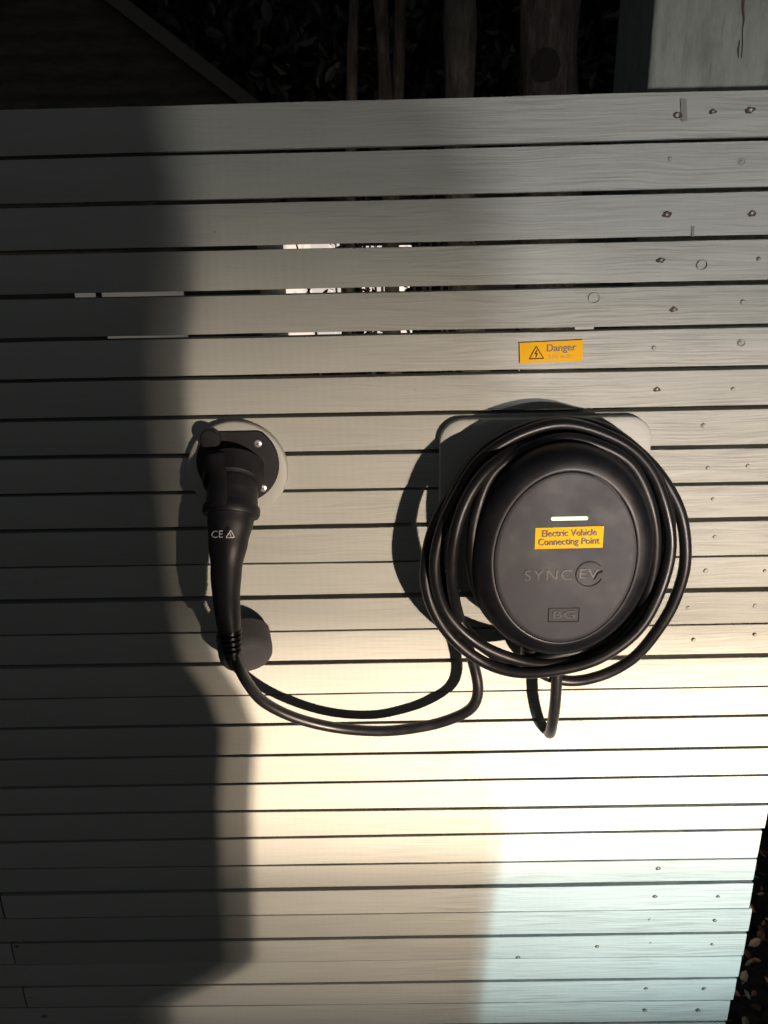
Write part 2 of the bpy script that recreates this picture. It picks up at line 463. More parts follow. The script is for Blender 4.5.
# sticker
def sticker(corners, y, parent_name, parent, lines, th=0.0004):
    bm = bmesh.new()
    vs0 = [Vector((q.x, y+0.0003, q.z)) for q in corners]; vs1 = [Vector((q.x, y-th, q.z)) for q in corners]
    loft_y(bm, [vs0, vs1])
    return link(parent_name, bm, M_YEL, parent)
cs = [P(535.5, 528, 0.109), P(604, 526, 0.109), P(602.5, 547.5, 0.109), P(534.5, 549, 0.109)]
st = sticker(cs, YC, 'sticker', charger, None)
tag(st, 'yellow sticker reading Electric Vehicle Connecting Point')
mid = sum(cs, Vector())/4
W_ = (cs[1]-cs[0]).length
rot = -math.atan2(cs[1].z-cs[0].z, cs[1].x-cs[0].x)
def fit_text(body, width, height, c, rot, depth=0.00025, spacing=1.0):
    bm = text_bm(body, height*1.42, Vector((0, 0, 0)), 0, depth, 1.0, 0, spacing)
    xs = [v.co.x for v in bm.verts]; zs = [v.co.z for v in bm.verts]
    w = max(xs)-min(xs); cx = (max(xs)+min(xs))/2; cz = (max(zs)+min(zs))/2
    M = Matrix.Translation(c) @ Matrix.Rotation(rot, 4, 'Y') @ Matrix.Diagonal((width/w, 1, 1, 1)) @ Matrix.Translation((-cx, 0, -cz))
    bmesh.ops.transform(bm, matrix=M, verts=bm.verts); return bm
def join_bm(*bms):
    out = bms[0]
    for o in bms[1:]:
        me = bpy.data.meshes.new('t'); o.to_mesh(me); o.free(); out.from_mesh(me); bpy.data.meshes.remove(me)
    return out
up = (cs[0]-cs[3]).normalized()
t1 = fit_text('Electric Vehicle', W_*0.80, 0.0082, mid+up*0.0062+Vector((0, -0.0008, 0)), rot)
t2 = fit_text('Connecting Point', W_*0.90, 0.0082, mid-up*0.0056+Vector((0, -0.0008, 0)), rot)
# heavier strokes: a second copy a fraction to the side
def bold(bm, d=0.00028):
    me = bpy.data.meshes.new('t'); bm.to_mesh(me)
    for v in bm.verts: v.co.x -= d
    me.transform(Matrix.Translation((d, -0.00004, 0))); bm.from_mesh(me); bpy.data.meshes.remove(me); return bm
for t in (t1, t2):
    for v in t.verts: v.co.y = v.co.y - mid.y + YC - 0.0001 + 0.0 if False else v.co.y
link('lettering', join_bm(bold(t1), bold(t2)), M_INK, st)
# maker's raised logo
def at_cover(x, y): q = P(x, y, 0.109); return Vector((q.x, YC-0.0002, q.z))
wS = (at_cover(571.5, 575)-at_cover(524, 575)).length
lg = fit_text('SYNC', wS, 0.0135, at_cover(548, 575), 0, 0.0004, 1.15)
e1 = fit_text('EV', 0.0225, 0.0125, at_cover(589, 573.5), 0, 0.0004)
cc = at_cover(589.5, 574)
ring = [cc+Vector((0.0158*math.cos(a), 0, 0.0158*math.sin(a))) for a in [R(38+k*9) for k in range(34)]]
rb = bmesh.new(); sweep(rb, ring, (0.0007, 0.0007) and 0.0007, 6, ref=Vector((0, 1, 0)))
tail = [at_cover(594, 580), at_cover(598, 573), at_cover(602.5, 571.5)]
sweep(rb, tail, [0.0007, 0.0009, 0.0014], 6, ref=Vector((0, 1, 0)))
link('logo', join_bm(lg, e1, rb), M_LOGO, cover)
bg = fit_text('BG', 0.026, 0.0095, at_cover(564, 614.5), 0, 0.0004)
fr = bmesh.new()
q0, q1 = at_cover(549, 608.5), at_cover(578.5, 621.5)
for (a, b2) in (((q0.x, q0.z), (q1.x, q0.z)), ((q1.x, q0.z), (q1.x, q1.z)), ((q1.x, q1.z), (q0.x, q1.z)), ((q0.x, q1.z), (q0.x, q0.z))):
    sweep(fr, [Vector((a[0], YC-0.0002, a[1])), Vector((b2[0], YC-0.0002, b2[1]))], 0.00045, 6, ref=Vector((0, 1, 0)))
link('emblem', join_bm(bg, fr), M_LOGO, cover)
# cable glands under the body and the supply cable looping back into the fence
bm = bmesh.new()
g0 = P(556, 645, 0.055)
for (gx, gy, d) in ((556, 655, 0.055), (531, 648, 0.050)):
    q = P(gx, gy, d)
    sweep(bm, [q+Vector((0, 0, 0.03)), q+Vector((0, 0, 0.004)), q+Vector((0, 0, 0.003)), q+Vector((0, 0, -0.010)), q+Vector((0, 0, -0.012))], [0.011, 0.011, 0.0135, 0.0135, 0.010], 12)
link('cable_gland', bm, M_BODY, charger, smooth=True, angle=40)
bm = bmesh.new()
sp = [P(556, 655, 0.055), P(556.5, 680, 0.056), P(555, 705, 0.053), P(552.5, 722, 0.042), P(550.5, 732, 0.027), P(549, 733, 0.012), P(548, 731, -0.004)]
sweep(bm, catmull(sp, 8), 0.0075, 14)
link('supply_cable', bm, M_RUBBER, charger, smooth=True, angle=60)

# ------------------------------------------------------------------ charging cable with its plug
cable = empty('charging_cable', P(380, 731, 0.04), 'long black charging cable coiled round the charger, its plug hanging in the holster', 'charging cable')
coil = [
 (531,650,.050),(533,664,.046),(548,676,.046),(572,680,.046),(604,675,.048),(634,658,.052),(658,632,.056),(675,600,.058),(684,562,.058),(681,520,.054),(667,484,.048),(640,453,.042),
 (605,431,.036),(562,421,.034),(518,431,.036),(480,456,.040),(452,490,.050),(433,530,.060),(424,572,.066),(431,606,.068),(452,638,.068),(483,662,.070),(519,673,.078),
 (559,671,.084),(602,657,.086),(638,630,.084),(660,591,.080),(669,546,.074),(663,500,.068),(645,464,.060),(615,438,.054),(566,424,.052),(518,436,.055),(481,462,.060),(455,498,.072),(440,538,.078),(436,576,.078),(448,612,.072),(474,640,.071),(512,657,.070),
 (552,664,.074),(598,653,.077),(633,624,.075),(655,588,.069),(665,546,.062),(660,505,.056),(640,466,.048),(607,437,.045),(562,424,.043),(519,431,.046),(483,454,.051),(456,488,.057),(442,530,.064),(441,574,.067),(456,616,.066),(480,643,.066),(514,660,.064),
 (556,655,.068),(600,644,.066),(634,616,.068),(652,578,.070),(657,536,.072),(648,494,.072),(627,462,.068),(594,444,.066),(560,440,.066),(524,450,.068),(494,474,.078),(476,508,.086),(470,546,.088),(474,582,.084),(490,614,.074),(520,638,.058),
 (560,646,.050),(604,636,.050),(643,604,.054),(665,560,.060),(668,516,.060),(655,476,.052),(622,445,.044),(570,434,.044),(520,446,.060),(486,472,.082),(462,508,.094),(451,550,.096),(453,592,.084),(463,632,.058),(473,662,.050),(478,688,.052),(473,706,.052),
 (456,717,.048),(426,726,.042),(384,731,.036),(338,728,.038),(296,718,.050),(264,702,.064),(247,682,.082),(238,664,.100),(233,650,.110)]
rc = random.Random(4)
coil = [(x+rc.uniform(-1.6, 1.6), y+rc.uniform(-1.6, 1.6), d) if i < len(coil)-14 else (x, y, d) for i, (x, y, d) in enumerate(coil)]
path = catmull([P(*c) for c in coil], 7)
bm = bmesh.new(); sweep(bm, path, 0.0073, 16)
link('cable', bm, M_RUBBER, cable, smooth=True, angle=60)
# plug: nose in the holster, collar, curved handle
axis = catmull([P(235, 468, 0.012), P(233, 490, 0.038), P(231, 516, 0.058), P(228, 545, 0.076), P(226, 578, 0.091), P(227, 606, 0.101), P(230, 632, 0.107)], 10)
nA = len(axis)
def rad(t, keys):
    for (a, ra), (b2, rb) in zip(keys[:-1], keys[1:]):
        if a <= t <= b2:
            s = (t-a)/(b2-a); s = s*s*(3-2*s)
            return (ra[0]+(rb[0]-ra[0])*s, ra[1]+(rb[1]-ra[1])*s)
    return keys[-1][1]
# handle shell
keys = [(0.28, (0.0295, 0.029)), (0.36, (0.0275, 0.026)), (0.48, (0.0235, 0.022)), (0.62, (0.0185, 0.0185)), (0.80, (0.0160, 0.0165)), (0.92, (0.0148, 0.0155)), (1.0, (0.0135, 0.014))]
i0 = int(0.28*nA)
bm = bmesh.new(); sweep(bm, axis[i0:], [rad(i/(nA-1), keys) for i in range(i0, nA)], 28, shape=0.88)
handle = link('handle', bm, M_GRIP, cable, smooth=True, angle=60)
i1 = int(0.36*nA)
bm = bmesh.new(); sweep(bm, [axis[i] for i in range(int(.10*nA), i1)], [0.0285]*2+[0.030]*2+[0.0312 if k % 3 else 0.0302 for k in range(i1-int(.10*nA)-9)]+[0.0318, 0.0345, 0.0348, 0.0348, 0.0335], 32)
link('collar', bm, M_GRIP, cable, smooth=True, angle=40)
# strain relief with ribs
d = (axis[-1]-axis[-3]).normalized()
bm = bmesh.new()
pts, rr = [], []
for k in range(5):
    s = -0.003+0.0064*k
    pts += [axis[-1]+d*(s), axis[-1]+d*(s+0.0009), axis[-1]+d*(s+0.0042), axis[-1]+d*(s+0.0051)]
    r0 = 0.0150-0.0010*k
    rr += [r0-0.003, r0, r0, r0-0.003]
pts.append(axis[-1]+d*0.033); rr.append(0.0085)
sweep(bm, pts, rr, 20)
link('strain_relief', bm, M_RUBBER, cable, smooth=True, angle=35)
# thumb latch along the top side of the plug
bm = bmesh.new()
lp = catmull([P(217, 456, 0.036), P(218, 470, 0.048), P(219, 490, 0.071), P(219, 508, 0.083)], 6)
sweep(bm, lp, [(0.011, 0.008)]*(len(lp)), 12, shape=0.6)
link('latch', bm, M_GRIP, cable, smooth=True, angle=40)
# printed marks on the handle: CE and a triangle
def on_handle(x, y, dd): return P(x, y, dd)
q = P(220.5, 534.5, 0.0985)
tilt = Vector((0, -1, 0))
ce = text_bm('CE', 0.0125, Vector((0, 0, 0)), 0, 0.0002)
for v in ce.verts: v.co.x *= 0.95
tr = bmesh.new()
tp = [Vector((0.0105, 0, -0.0042)), Vector((0.0205, 0, -0.0042)), Vector((0.0160, 0, 0.0046))]
for a, b2 in zip(tp, tp[1:]+tp[:1]): sweep(tr, [a, b2], 0.0006, 6, ref=Vector((0, 1, 0)))
sweep(tr, [tp[2]*0.75+tp[0]*0.25, Vector((0.0165, 0, -0.004))], 0.0006, 6, ref=Vector((0, 1, 0)))
mk = join_bm(ce, tr)
Mx = Matrix.Translation(q) @ Matrix.Rotation(R(-2), 4, 'Y') @ Matrix.Rotation(R(-38), 4, 'X') @ Matrix.Translation((-0.004, 0, 0))
bmesh.ops.transform(mk, matrix=Mx, verts=mk.verts)
link('approval_mark', mk, M_WHITEINK, handle)
# flat panel that carries the marks
bm = bmesh.new()
# dust cap on its strap
cq = P(245, 647, 0.038)
cax = Vector((0.20, -0.72, -0.42)).normalized()
bm = bmesh.new()
r0 = 0.0355
sweep(bm, [cq-cax*0.022, cq-cax*0.021, cq+cax*0.006, cq+cax*0.014, cq+cax*0.019, cq+cax*0.0212], [r0*0.93, r0, r0, r0*0.96, r0*0.86, r0*0.6], 36)
link('dust_cap', bm, M_CAP, cable, smooth=True, angle=40)
bm = bmesh.new()
sweep(bm, catmull([cq-cax*0.018+Vector((-.024, 0, .018)), P(226, 622, 0.055), P(224, 634, 0.080), P(231, 646, 0.102)], 8), [(0.006, 0.002)]*25, 8)
link('strap', bm, M_CAP, cable, smooth=True)

# ------------------------------------------------------------------ plug holster
hc = P(238, 464, 0.012)
hold = empty('plug_holster', (hc.x, -0.009, hc.z), 'black plug holster with bright screws on the round sage board', 'holster')
bm = bmesh.new()
hr = 0.0515
def flange(r, y):
    out = []
    for k in range(64):
        th = 2*math.pi*k/64
        x, z = r*math.cos(th), r*math.sin(th)
        z = min(z, r*0.80)
        out.append(Vector((hc.x+x, y, hc.z+z+0.0012)))
    return out
loft_y(bm, [flange(hr, -0.0088), flange(hr, -0.0135), flange(hr-0.0012, -0.0150), flange(hr*0.8, -0.0154)])
flg = link('flange', bm, M_GRIP, hold, smooth=True, angle=40)
bm = bmesh.new()
hx = (axis[6]-axis[0]).normalized()
s0 = P(234, 468, 0.010)
sweep(bm, [s0, s0+hx*0.004, s0+hx*0.020, s0+hx*0.026, s0+hx*0.028], [0.040, 0.0385, 0.037, 0.036, 0.033], 36)
link('socket', bm, M_GRIP, hold, smooth=True, angle=40)
for (x, y) in ((258, 443.5), (263, 488), (211.5, 444.5), (211, 490)):
    q = P(x, y, 0.0155)
    bm = bmesh.new()
    sweep(bm, [Vector((q.x, -0.0150, q.z)), Vector((q.x, -0.0166, q.z)), Vector((q.x, -0.0174, q.z)), Vector((q.x, -0.0176, q.z))], [0.0050, 0.0049, 0.0040, 0.0018], 16)
    for a in (0.4, 0.4+math.pi/2):
        v = Vector((math.cos(a), 0, math.sin(a)))*0.0022
        sweep(bm, [Vector((q.x, -0.01755, q.z))-v, Vector((q.x, -0.01755, q.z))+v], 0.0004, 6, mat=1)
    link('screw', bm, [M_SCREW, M_STAIN], flg, smooth=True, angle=40)
# hinge ear of the holster lid
bm = bmesh.new()
q = P(210, 440, 0.024)
sweep(bm, [Vector((q.x, -0.015, q.z)), Vector((q.x, -0.024, q.z)), Vector((q.x, -0.0252, q.z)), Vector((q.x, -0.0254, q.z))], [0.0128, 0.0128, 0.0116, 0.008], 22)
box(bm, (q.x-0.0115, -0.0235, q.z-0.034), (q.x+0.006, -0.0152, q.z-0.004), 0.002)
link('hinge', bm, M_GRIP, hold, smooth=True, angle=25)

# ------------------------------------------------------------------ danger sign
cs = [P(519, 342.5), P(582.5, 339.5), P(582, 360.5), P(519.5, 363)]
bm = bmesh.new()
mid = sum(cs, Vector())/4
def inset(y, s): return [Vector((mid.x+(q.x-mid.x)*s, y, mid.z+(q.z-mid.z)*s)) for q in cs]
loft_y(bm, [inset(-0.0010, 1), inset(-0.0026, 1), inset(-0.0029, 0.992)])
sign = link('warning_sign', bm, M_YEL)
tag(centre(sign), 'small yellow plate reading Danger with a lightning triangle, above the charger', 'sign')
YS = -0.0031
def ps(x, y): q = P(x, y); return Vector((q.x, YS, q.z))
rot = -math.atan2(cs[1].z-cs[0].z, cs[1].x-cs[0].x)
t1 = bold(fit_text('Danger', (ps(575.5, 349)-ps(546.5, 349)).length, 0.0086, ps(561, 348.2), rot, 0.0002), 0.00022)
t2 = fit_text('230 volts', (ps(573, 356)-ps(548, 356)).length, 0.0048, ps(560.5, 356), rot, 0.0002)
tr = bmesh.new()
tp = [ps(529, 358.5), ps(543, 358), ps(535.7, 345.8)]
for a, b2 in zip(tp, tp[1:]+tp[:1]): sweep(tr, [a, b2], 0.0006, 6, ref=Vector((0, 1, 0)))
bolt = [ps(536.8, 349.5), ps(534.6, 353.6), ps(536.9, 353.2), ps(535.4, 357)]
for a, b2 in zip(bolt, bolt[1:]): sweep(tr, [a, b2], 0.00065, 6, ref=Vector((0, 1, 0)))
link('lettering', t1, M_INK, sign)
link('small_lettering', t2, M_INKF, sign)
link('warning_triangle', tr, M_INK, sign)

# ------------------------------------------------------------------ ground
m, nt, b = mat('dark_soil', (0.02, 0.017, 0.013), 0.95)
g = N(nt, 'ShaderNodeNewGeometry'); pos = g.outputs['Position']
a = noise_tex(nt, pos, 9, 8, 0.65)
nt.links.new(ramp(nt, a, [(0.3, (0.005, 0.006, 0.004)), (0.55, (0.014, 0.012, 0.008)), (0.75, (0.03, 0.025, 0.017))]), b.inputs['Base Color'])
bump(nt, b, a, 0.8, 0.03)
bm = bmesh.new()
n = 120
vs = [[None]*(n+1) for _ in range(n+1)]
def gcoord(i):
    t = (i/n-0.5)*2
    return math.copysign(abs(t)**2.6*120 + abs(t)*2.0, t)
for i in range(n+1):
    for j in range(n+1):
        x, y = gcoord(i), gcoord(j)
        h = noise.noise(Vector((x*0.9, y*0.9, 0)))*0.03 + noise.noise(Vector((x*4, y*4, 3)))*0.012
        vs[i][j] = bm.verts.new((x, y, h))
for i in range(n):
    for j in range(n): bm.faces.new((vs[i][j], vs[i+1][j], vs[i+1][j+1], vs[i][j+1]))
tag(link('ground', bm, m, None, smooth=True), kind='structure')
# fallen leaves
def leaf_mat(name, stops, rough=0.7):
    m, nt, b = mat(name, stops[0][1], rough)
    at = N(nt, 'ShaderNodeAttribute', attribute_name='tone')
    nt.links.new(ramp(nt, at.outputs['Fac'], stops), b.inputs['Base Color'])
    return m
M_LITTER = leaf_mat('fallen_leaves', [(0.0, (0.06, 0.035, 0.02)), (0.3, (0.20, 0.11, 0.06)), (0.5, (0.34, 0.15, 0.045)), (0.65, (0.40, 0.32, 0.25)), (0.8, (0.04, 0.075, 0.025)), (1.0, (0.30, 0.25, 0.20))])
def add_leaf(bm, lay, c, L, wd, u, v, nrm, tone):
    pts = [(-0.5, 0, 0), (-0.2, 0.36, 0.08), (0.2, 0.38, 0.10), (0.55, 0, 0.05), (0.2, -0.38, 0.10), (-0.2, -0.36, 0.08)]
    q = [bm.verts.new(c + u*(a*L) + v*(b2*wd) + nrm*(h*L)) for a, b2, h in pts]
    for x in q: x[lay] = tone
    bm.faces.new((q[0], q[1], q[2], q[3])); bm.faces.new((q[0], q[3], q[4], q[5]))
def rvec(rn): 
    while True:
        v = Vector((rn.uniform(-1, 1), rn.uniform(-1, 1), rn.uniform(-1, 1)))
        if 0.05 < v.length < 1: return v.normalized()
rn = random.Random(5)
bm = bmesh.new(); lay = bm.verts.layers.float.new('tone')
for i in range(14000):
    x = rn.uniform(-1.5, 2.4); y = rn.uniform(-0.3, 3.2)
    if rn.random() > 0.9: x = rn.uniform(-3, 4); y = rn.uniform(-2.5, 6)
    nrm = (Vector((0, 0, 1)) + rvec(rn)*0.55).normalized()
    u = nrm.cross(rvec(rn)).normalized(); v = nrm.cross(u)
    L = rn.uniform(0.014, 0.038)
    z = noise.noise(Vector((x*0.9, y*0.9, 0)))*0.03 + noise.noise(Vector((x*4, y*4, 3)))*0.012
    add_leaf(bm, lay, Vector((x, y, z+rn.uniform(0.004, 0.03))), L, L*rn.uniform(0.4, 0.75), u, v, nrm, rn.random())
tag(link('leaf_litter', bm, M_LITTER), kind='stuff')

# ------------------------------------------------------------------ trees behind the fence
def bark(name, c0, c1):
    m, nt, b = mat(name, c0, 0.9)
    g = N(nt, 'ShaderNodeNewGeometry'); pos = g.outputs['Position']
    a = noise_tex(nt, mapping(nt, pos, (30, 30, 7)), 1, 7, 0.7)
    l = noise_tex(nt, mapping(nt, pos, (3, 3, 1.2)), 1, 3)
    c = ramp(nt, a, [(0.35, tuple(x*0.45 for x in c0)), (0.5, c0), (0.68, c1)])
    c = mix(nt, math_(nt, 'MULTIPLY', ramp(nt, l, [(0.5, (0, 0, 0)), (0.65, (1, 1, 1))]), 0.5), c, (0.05, 0.06, 0.035))
    nt.links.new(c, b.inputs['Base Color']); bump(nt, b, a, 1.0, 0.02)
    return m
M_BARK = bark('brown_bark', (0.05, 0.041, 0.033), (0.11, 0.092, 0.075))
M_HOLE = mat('dark_hollow', (0.020, 0.016, 0.013), 1.0)[0]
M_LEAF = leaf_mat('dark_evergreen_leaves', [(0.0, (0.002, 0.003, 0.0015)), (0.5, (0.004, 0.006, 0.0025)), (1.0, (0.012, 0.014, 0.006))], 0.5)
def tree(x_px, depth, width_px, lean, label, seed, group='trees behind the fence', height=6.5, hole=False, stems=None, y_px=60):
    rn = random.Random(seed)
    q = P(x_px, y_px, -depth)
    base = Vector((q.x - lean*q.z, q.y, 0))
    dist = (q-CAM).length
    r = width_px/F*dist/2
    t = empty('tree', base, label, 'tree', group)
    bm = bmesh.new()
    tops = []
    for (dx, dr, ln) in (stems or [(0, 1, lean)]):
        pts, rad_ = [], []
        for i in range(34):
            z = -0.1+(height+0.1)*i/33
            wob = Vector((noise.noise(Vector((seed, z*0.7, dx*9)))*0.10, noise.noise(Vector((seed+5, z*0.7, dx*9)))*0.10, 0))*min(1, abs(z-q.z)/2+0.15)
            pts.append(Vector((q.x+dx*r*2+ln*(z-q.z), q.y+dx*0.1, z))+wob)
            rad_.append(r*dr*(1.12-0.12*z/2.5 if z < 2.5 else 1.0-0.75*(z-2.5)/(height-2.5))*(1+0.5*max(0, 0.4-z))*(1+0.07*noise.noise(Vector((z*3, seed, dx)))))
        sweep(bm, pts, rad_, 14)
        bm.verts.ensure_lookup_table()
        for v in list(bm.verts)[-14*34:]:
            i_ = min(33, max(0, round((v.co.z+0.1)/(height+0.1)*33)))
            dv = v.co-pts[i_]; dv.z = 0
            v.co += dv*(0.30*noise.noise(Vector((v.co.x*9, v.co.y*9, v.co.z*1.8)))+0.18*noise.noise(Vector((v.co.x*22, v.co.y*22, v.co.z*5))))
        tops.append(pts)
        for _ in range(5):
            i = rn.randrange(20, 31); p0 = pts[i]
            dr_ = (rvec(rn)+Vector((0, 0, 0.7))).normalized(); L = rn.uniform(0.8, 1.8)
            lb = [p0, p0+dr_*L*0.4+Vector((0, 0, .1)), p0+dr_*L*0.75+Vector((0, 0, .1)), p0+dr_*L]
            sweep(bm, lb, [rad_[i]*0.5, rad_[i]*0.35, rad_[i]*0.2, 0.008], 7)
    tk = link('trunk', bm, M_BARK, t, smooth=True, angle=60)
    if hole:
        hq = P(hole[0], hole[1], -depth); vdir = (CAM-hq).normalized()
        c = Vector((hq.x, hq.y, hq.z)) + vdir*(r*0.93)
        bm = bmesh.new()
        rr_ = bmesh.ops.create_icosphere(bm, subdivisions=3, radius=1.0)
        for v in bm.verts:
            f_ = 1+0.55*noise.noise(v.co*1.6+Vector((4, 2, 9)))
            v.co = c - vdir*0.01 + Vector((v.co.x*r*0.42*f_, v.co.y*0.03, v.co.z*r*0.52*f_))
        link('hollow', bm, M_HOLE, tk)
    bm = bmesh.new(); lay = bm.verts.layers.float.new('tone')
    for c_ in range(26):
        pts = rn.choice(tops); c = pts[rn.randrange(22, 34)] + Vector((rn.gauss(0, .8), rn.gauss(0, .7), rn.gauss(0.2, .5)))
        c.z = max(c.z, 4.0)
        tone = rn.random()
        for _ in range(70):
            nrm = rvec(rn); u = nrm.cross(rvec(rn)).normalized(); v = nrm.cross(u); L = rn.uniform(0.06, 0.13)
            add_leaf(bm, lay, c+rvec(rn)*rn.uniform(0, 0.55), L, L*0.6, u, v, nrm, min(1, max(0, tone+rn.uniform(-.25, .25))))
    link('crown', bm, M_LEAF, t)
    return t
tree(353, 3.4, 9, 0.05, 'thin leaning tree stem behind the fence, leftmost of the trunks', 3)
tree(391, 3.3, 17, 0.02, 'forked grey tree of two stems rising behind the fence middle', 7, stems=[(-0.45, 0.75, -0.03), (0.35, 0.6, 0.03)])
tree(463, 3.0, 26, -0.03, 'straight rough barked tree trunk between the forked stems and the thick trunk', 11)
tree(548, 3.1, 50, -0.05, 'thick brown tree trunk with a dark hollow, nearest the tall post', 19, hole=(546, 66))
# evergreen hedge: one dark mass far behind
rn = random.Random(21)
bm = bmesh.new(); lay = bm.verts.layers.float.new('tone')
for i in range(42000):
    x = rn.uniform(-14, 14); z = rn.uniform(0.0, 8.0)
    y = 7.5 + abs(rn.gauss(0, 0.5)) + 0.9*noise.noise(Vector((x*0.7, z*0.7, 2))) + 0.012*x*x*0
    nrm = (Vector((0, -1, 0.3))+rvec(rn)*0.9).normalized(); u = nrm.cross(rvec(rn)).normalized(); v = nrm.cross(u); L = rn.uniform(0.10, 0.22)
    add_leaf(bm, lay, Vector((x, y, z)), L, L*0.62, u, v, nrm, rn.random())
# solid core of the hedge, added to keep sky from showing through
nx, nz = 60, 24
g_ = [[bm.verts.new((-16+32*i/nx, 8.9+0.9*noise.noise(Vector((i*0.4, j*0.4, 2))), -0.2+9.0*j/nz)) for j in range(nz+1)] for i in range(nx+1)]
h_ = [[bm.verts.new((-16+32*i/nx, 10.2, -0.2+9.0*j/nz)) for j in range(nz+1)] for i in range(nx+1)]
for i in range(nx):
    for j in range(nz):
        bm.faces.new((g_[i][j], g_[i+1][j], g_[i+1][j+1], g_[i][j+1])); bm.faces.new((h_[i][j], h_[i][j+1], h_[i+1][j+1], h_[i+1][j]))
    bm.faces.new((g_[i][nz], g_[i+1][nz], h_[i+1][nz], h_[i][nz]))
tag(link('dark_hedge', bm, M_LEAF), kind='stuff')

# ------------------------------------------------------------------ shed with gable roof at the left, and the garden room with added glow panels
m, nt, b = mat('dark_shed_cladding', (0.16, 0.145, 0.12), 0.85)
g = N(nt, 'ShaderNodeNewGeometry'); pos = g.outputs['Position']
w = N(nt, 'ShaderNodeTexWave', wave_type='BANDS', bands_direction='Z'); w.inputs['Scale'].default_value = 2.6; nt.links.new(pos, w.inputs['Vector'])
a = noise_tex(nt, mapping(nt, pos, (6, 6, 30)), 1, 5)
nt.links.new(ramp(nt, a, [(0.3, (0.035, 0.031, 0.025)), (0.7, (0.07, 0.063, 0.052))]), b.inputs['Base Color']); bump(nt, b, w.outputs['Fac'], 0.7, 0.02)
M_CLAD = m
M_VERGE = mat('grey_verge_board', (0.085, 0.08, 0.068), 0.8)[0]
M_ROOF = mat('dark_roof_felt', (0.05, 0.05, 0.05), 0.95)[0]
SD = -5.0
pA, pB = P(128, 0, SD), P(262, 104, SD)
slope = (pB.z-pA.z)/(pB.x-pA.x)
yf = -SD
ridx = pA.x-0.55; ridz = pA.z-slope*0.55 if False else pA.z+(-slope)*0.55
eax, eaz = pB.x+0.05, pB.z+slope*0.05
shed = empty('garden_shed', (ridx, yf+1.2, 0), 'dark gabled shed behind the fence, its pale roof edge sloping down', 'shed')
bm = bmesh.new()
lx = ridx-(eax-ridx)
prof = [(lx, 0), (eax-0.15, 0), (eax-0.15, eaz-slope*0.15-0.12), (ridx, ridz-0.12), (lx+0.15, eaz-slope*0.15-0.12), (lx+0.15, 0)][1:]
loft_y(bm, [[Vector((x, yf, z)) for x, z in prof], [Vector((x, yf+2.4, z)) for x, z in prof]])
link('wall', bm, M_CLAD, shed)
bm = bmesh.new()
for s in (1, -1):
    e = [(ridx, ridz), (ridx+s*(eax-ridx), eaz), (ridx+s*(eax-ridx), eaz-0.06), (ridx, ridz-0.06)]
    loft_y(bm, [[Vector((x, yf-0.10, z)) for x, z in e], [Vector((x, yf+2.5, z)) for x, z in e]])
rf = link('roof', bm, M_ROOF, shed)
bm = bmesh.new()
for s in (1, -1):
    e = [(ridx, ridz-0.004), (ridx+s*(eax-ridx), eaz-0.004), (ridx+s*(eax-ridx), eaz-0.115), (ridx, ridz-0.115)]
    loft_y(bm, [[Vector((x, yf-0.125, z)) for x, z in e], [Vector((x, yf-0.103, z)) for x, z in e]])
link('verge_board', bm, M_VERGE, rf)
# garden room; glowing panels added to give bright slivers between the slats
m, nt, b = mat('bright_gap_glow', (0.9, 0.85, 0.8), 0.3)
b.inputs['Emission Color'].default_value = (1.0, 0.87, 0.77, 1); b.inputs['Emission Strength'].default_value = 0.72
M_GLOW = m
m, nt, b = mat('dim_gap_glow', (0.5, 0.5, 0.5), 0.3)
b.inputs['Emission Color'].default_value = (1.0, 0.88, 0.74, 1); b.inputs['Emission Strength'].default_value = 0.075
M_GLOW2 = m
m, nt, b = mat('mid_gap_glow', (0.5, 0.5, 0.5), 0.3)
b.inputs['Emission Color'].default_value = (1.0, 0.86, 0.74, 1); b.inputs['Emission Strength'].default_value = 0.38
M_GLOW3 = m
M_RM = mat('dark_render', (0.03, 0.028, 0.026), 0.9)[0]
GD = -6.6; gy = 6.6
xa, xb = P(30, 300, GD).x, P(625, 300, GD).x
room = empty('garden_room', ((xa+xb)/2, gy+0.5, 0), 'low dark garden room with added glowing panels glimpsed through the gaps between slats', 'building')
bm = bmesh.new(); box(bm, (xa, gy, 0), (xb, gy+0.9, 2.0), 0.01); link('wall', bm, M_RM, room)
bm = bmesh.new(); box(bm, (xa-0.15, gy-0.15, 2.003), (xb+0.15, gy+1.0, 2.10), 0.01); link('roof', bm, M_ROOF, room)
def glow_panel(owner, x0, y0, x1, y1, mt, dep):
    a, c = P(x0, y0, -dep), P(x1, y1, -dep)
    bm = bmesh.new(); box(bm, (a.x-0.03, dep-0.03, c.z-0.03), (c.x+0.03, dep-0.003, a.z+0.03), 0.004); wf = link('glow_panel', bm, M_RM, owner)
    bm = bmesh.new(); box(bm, (a.x, dep-0.038, c.z), (c.x, dep-0.033, a.z)); link('pane', bm, mt, wf)
glow_panel(shed, 76, 289, 98, 300, M_GLOW2, yf); glow_panel(shed, 103, 289, 190, 345, M_GLOW2, yf)  # dim glowing panels added on the shed wall for the faint left slivers
for q in ((283, 244, 343, 343, M_GLOW), (361, 246, 412, 345, M_GLOW), (454, 246, 480, 292, M_GLOW3), (520, 322, 538, 380, M_GLOW3), (556, 320, 592, 338, M_GLOW3)):
    glow_panel(room, *q, gy)
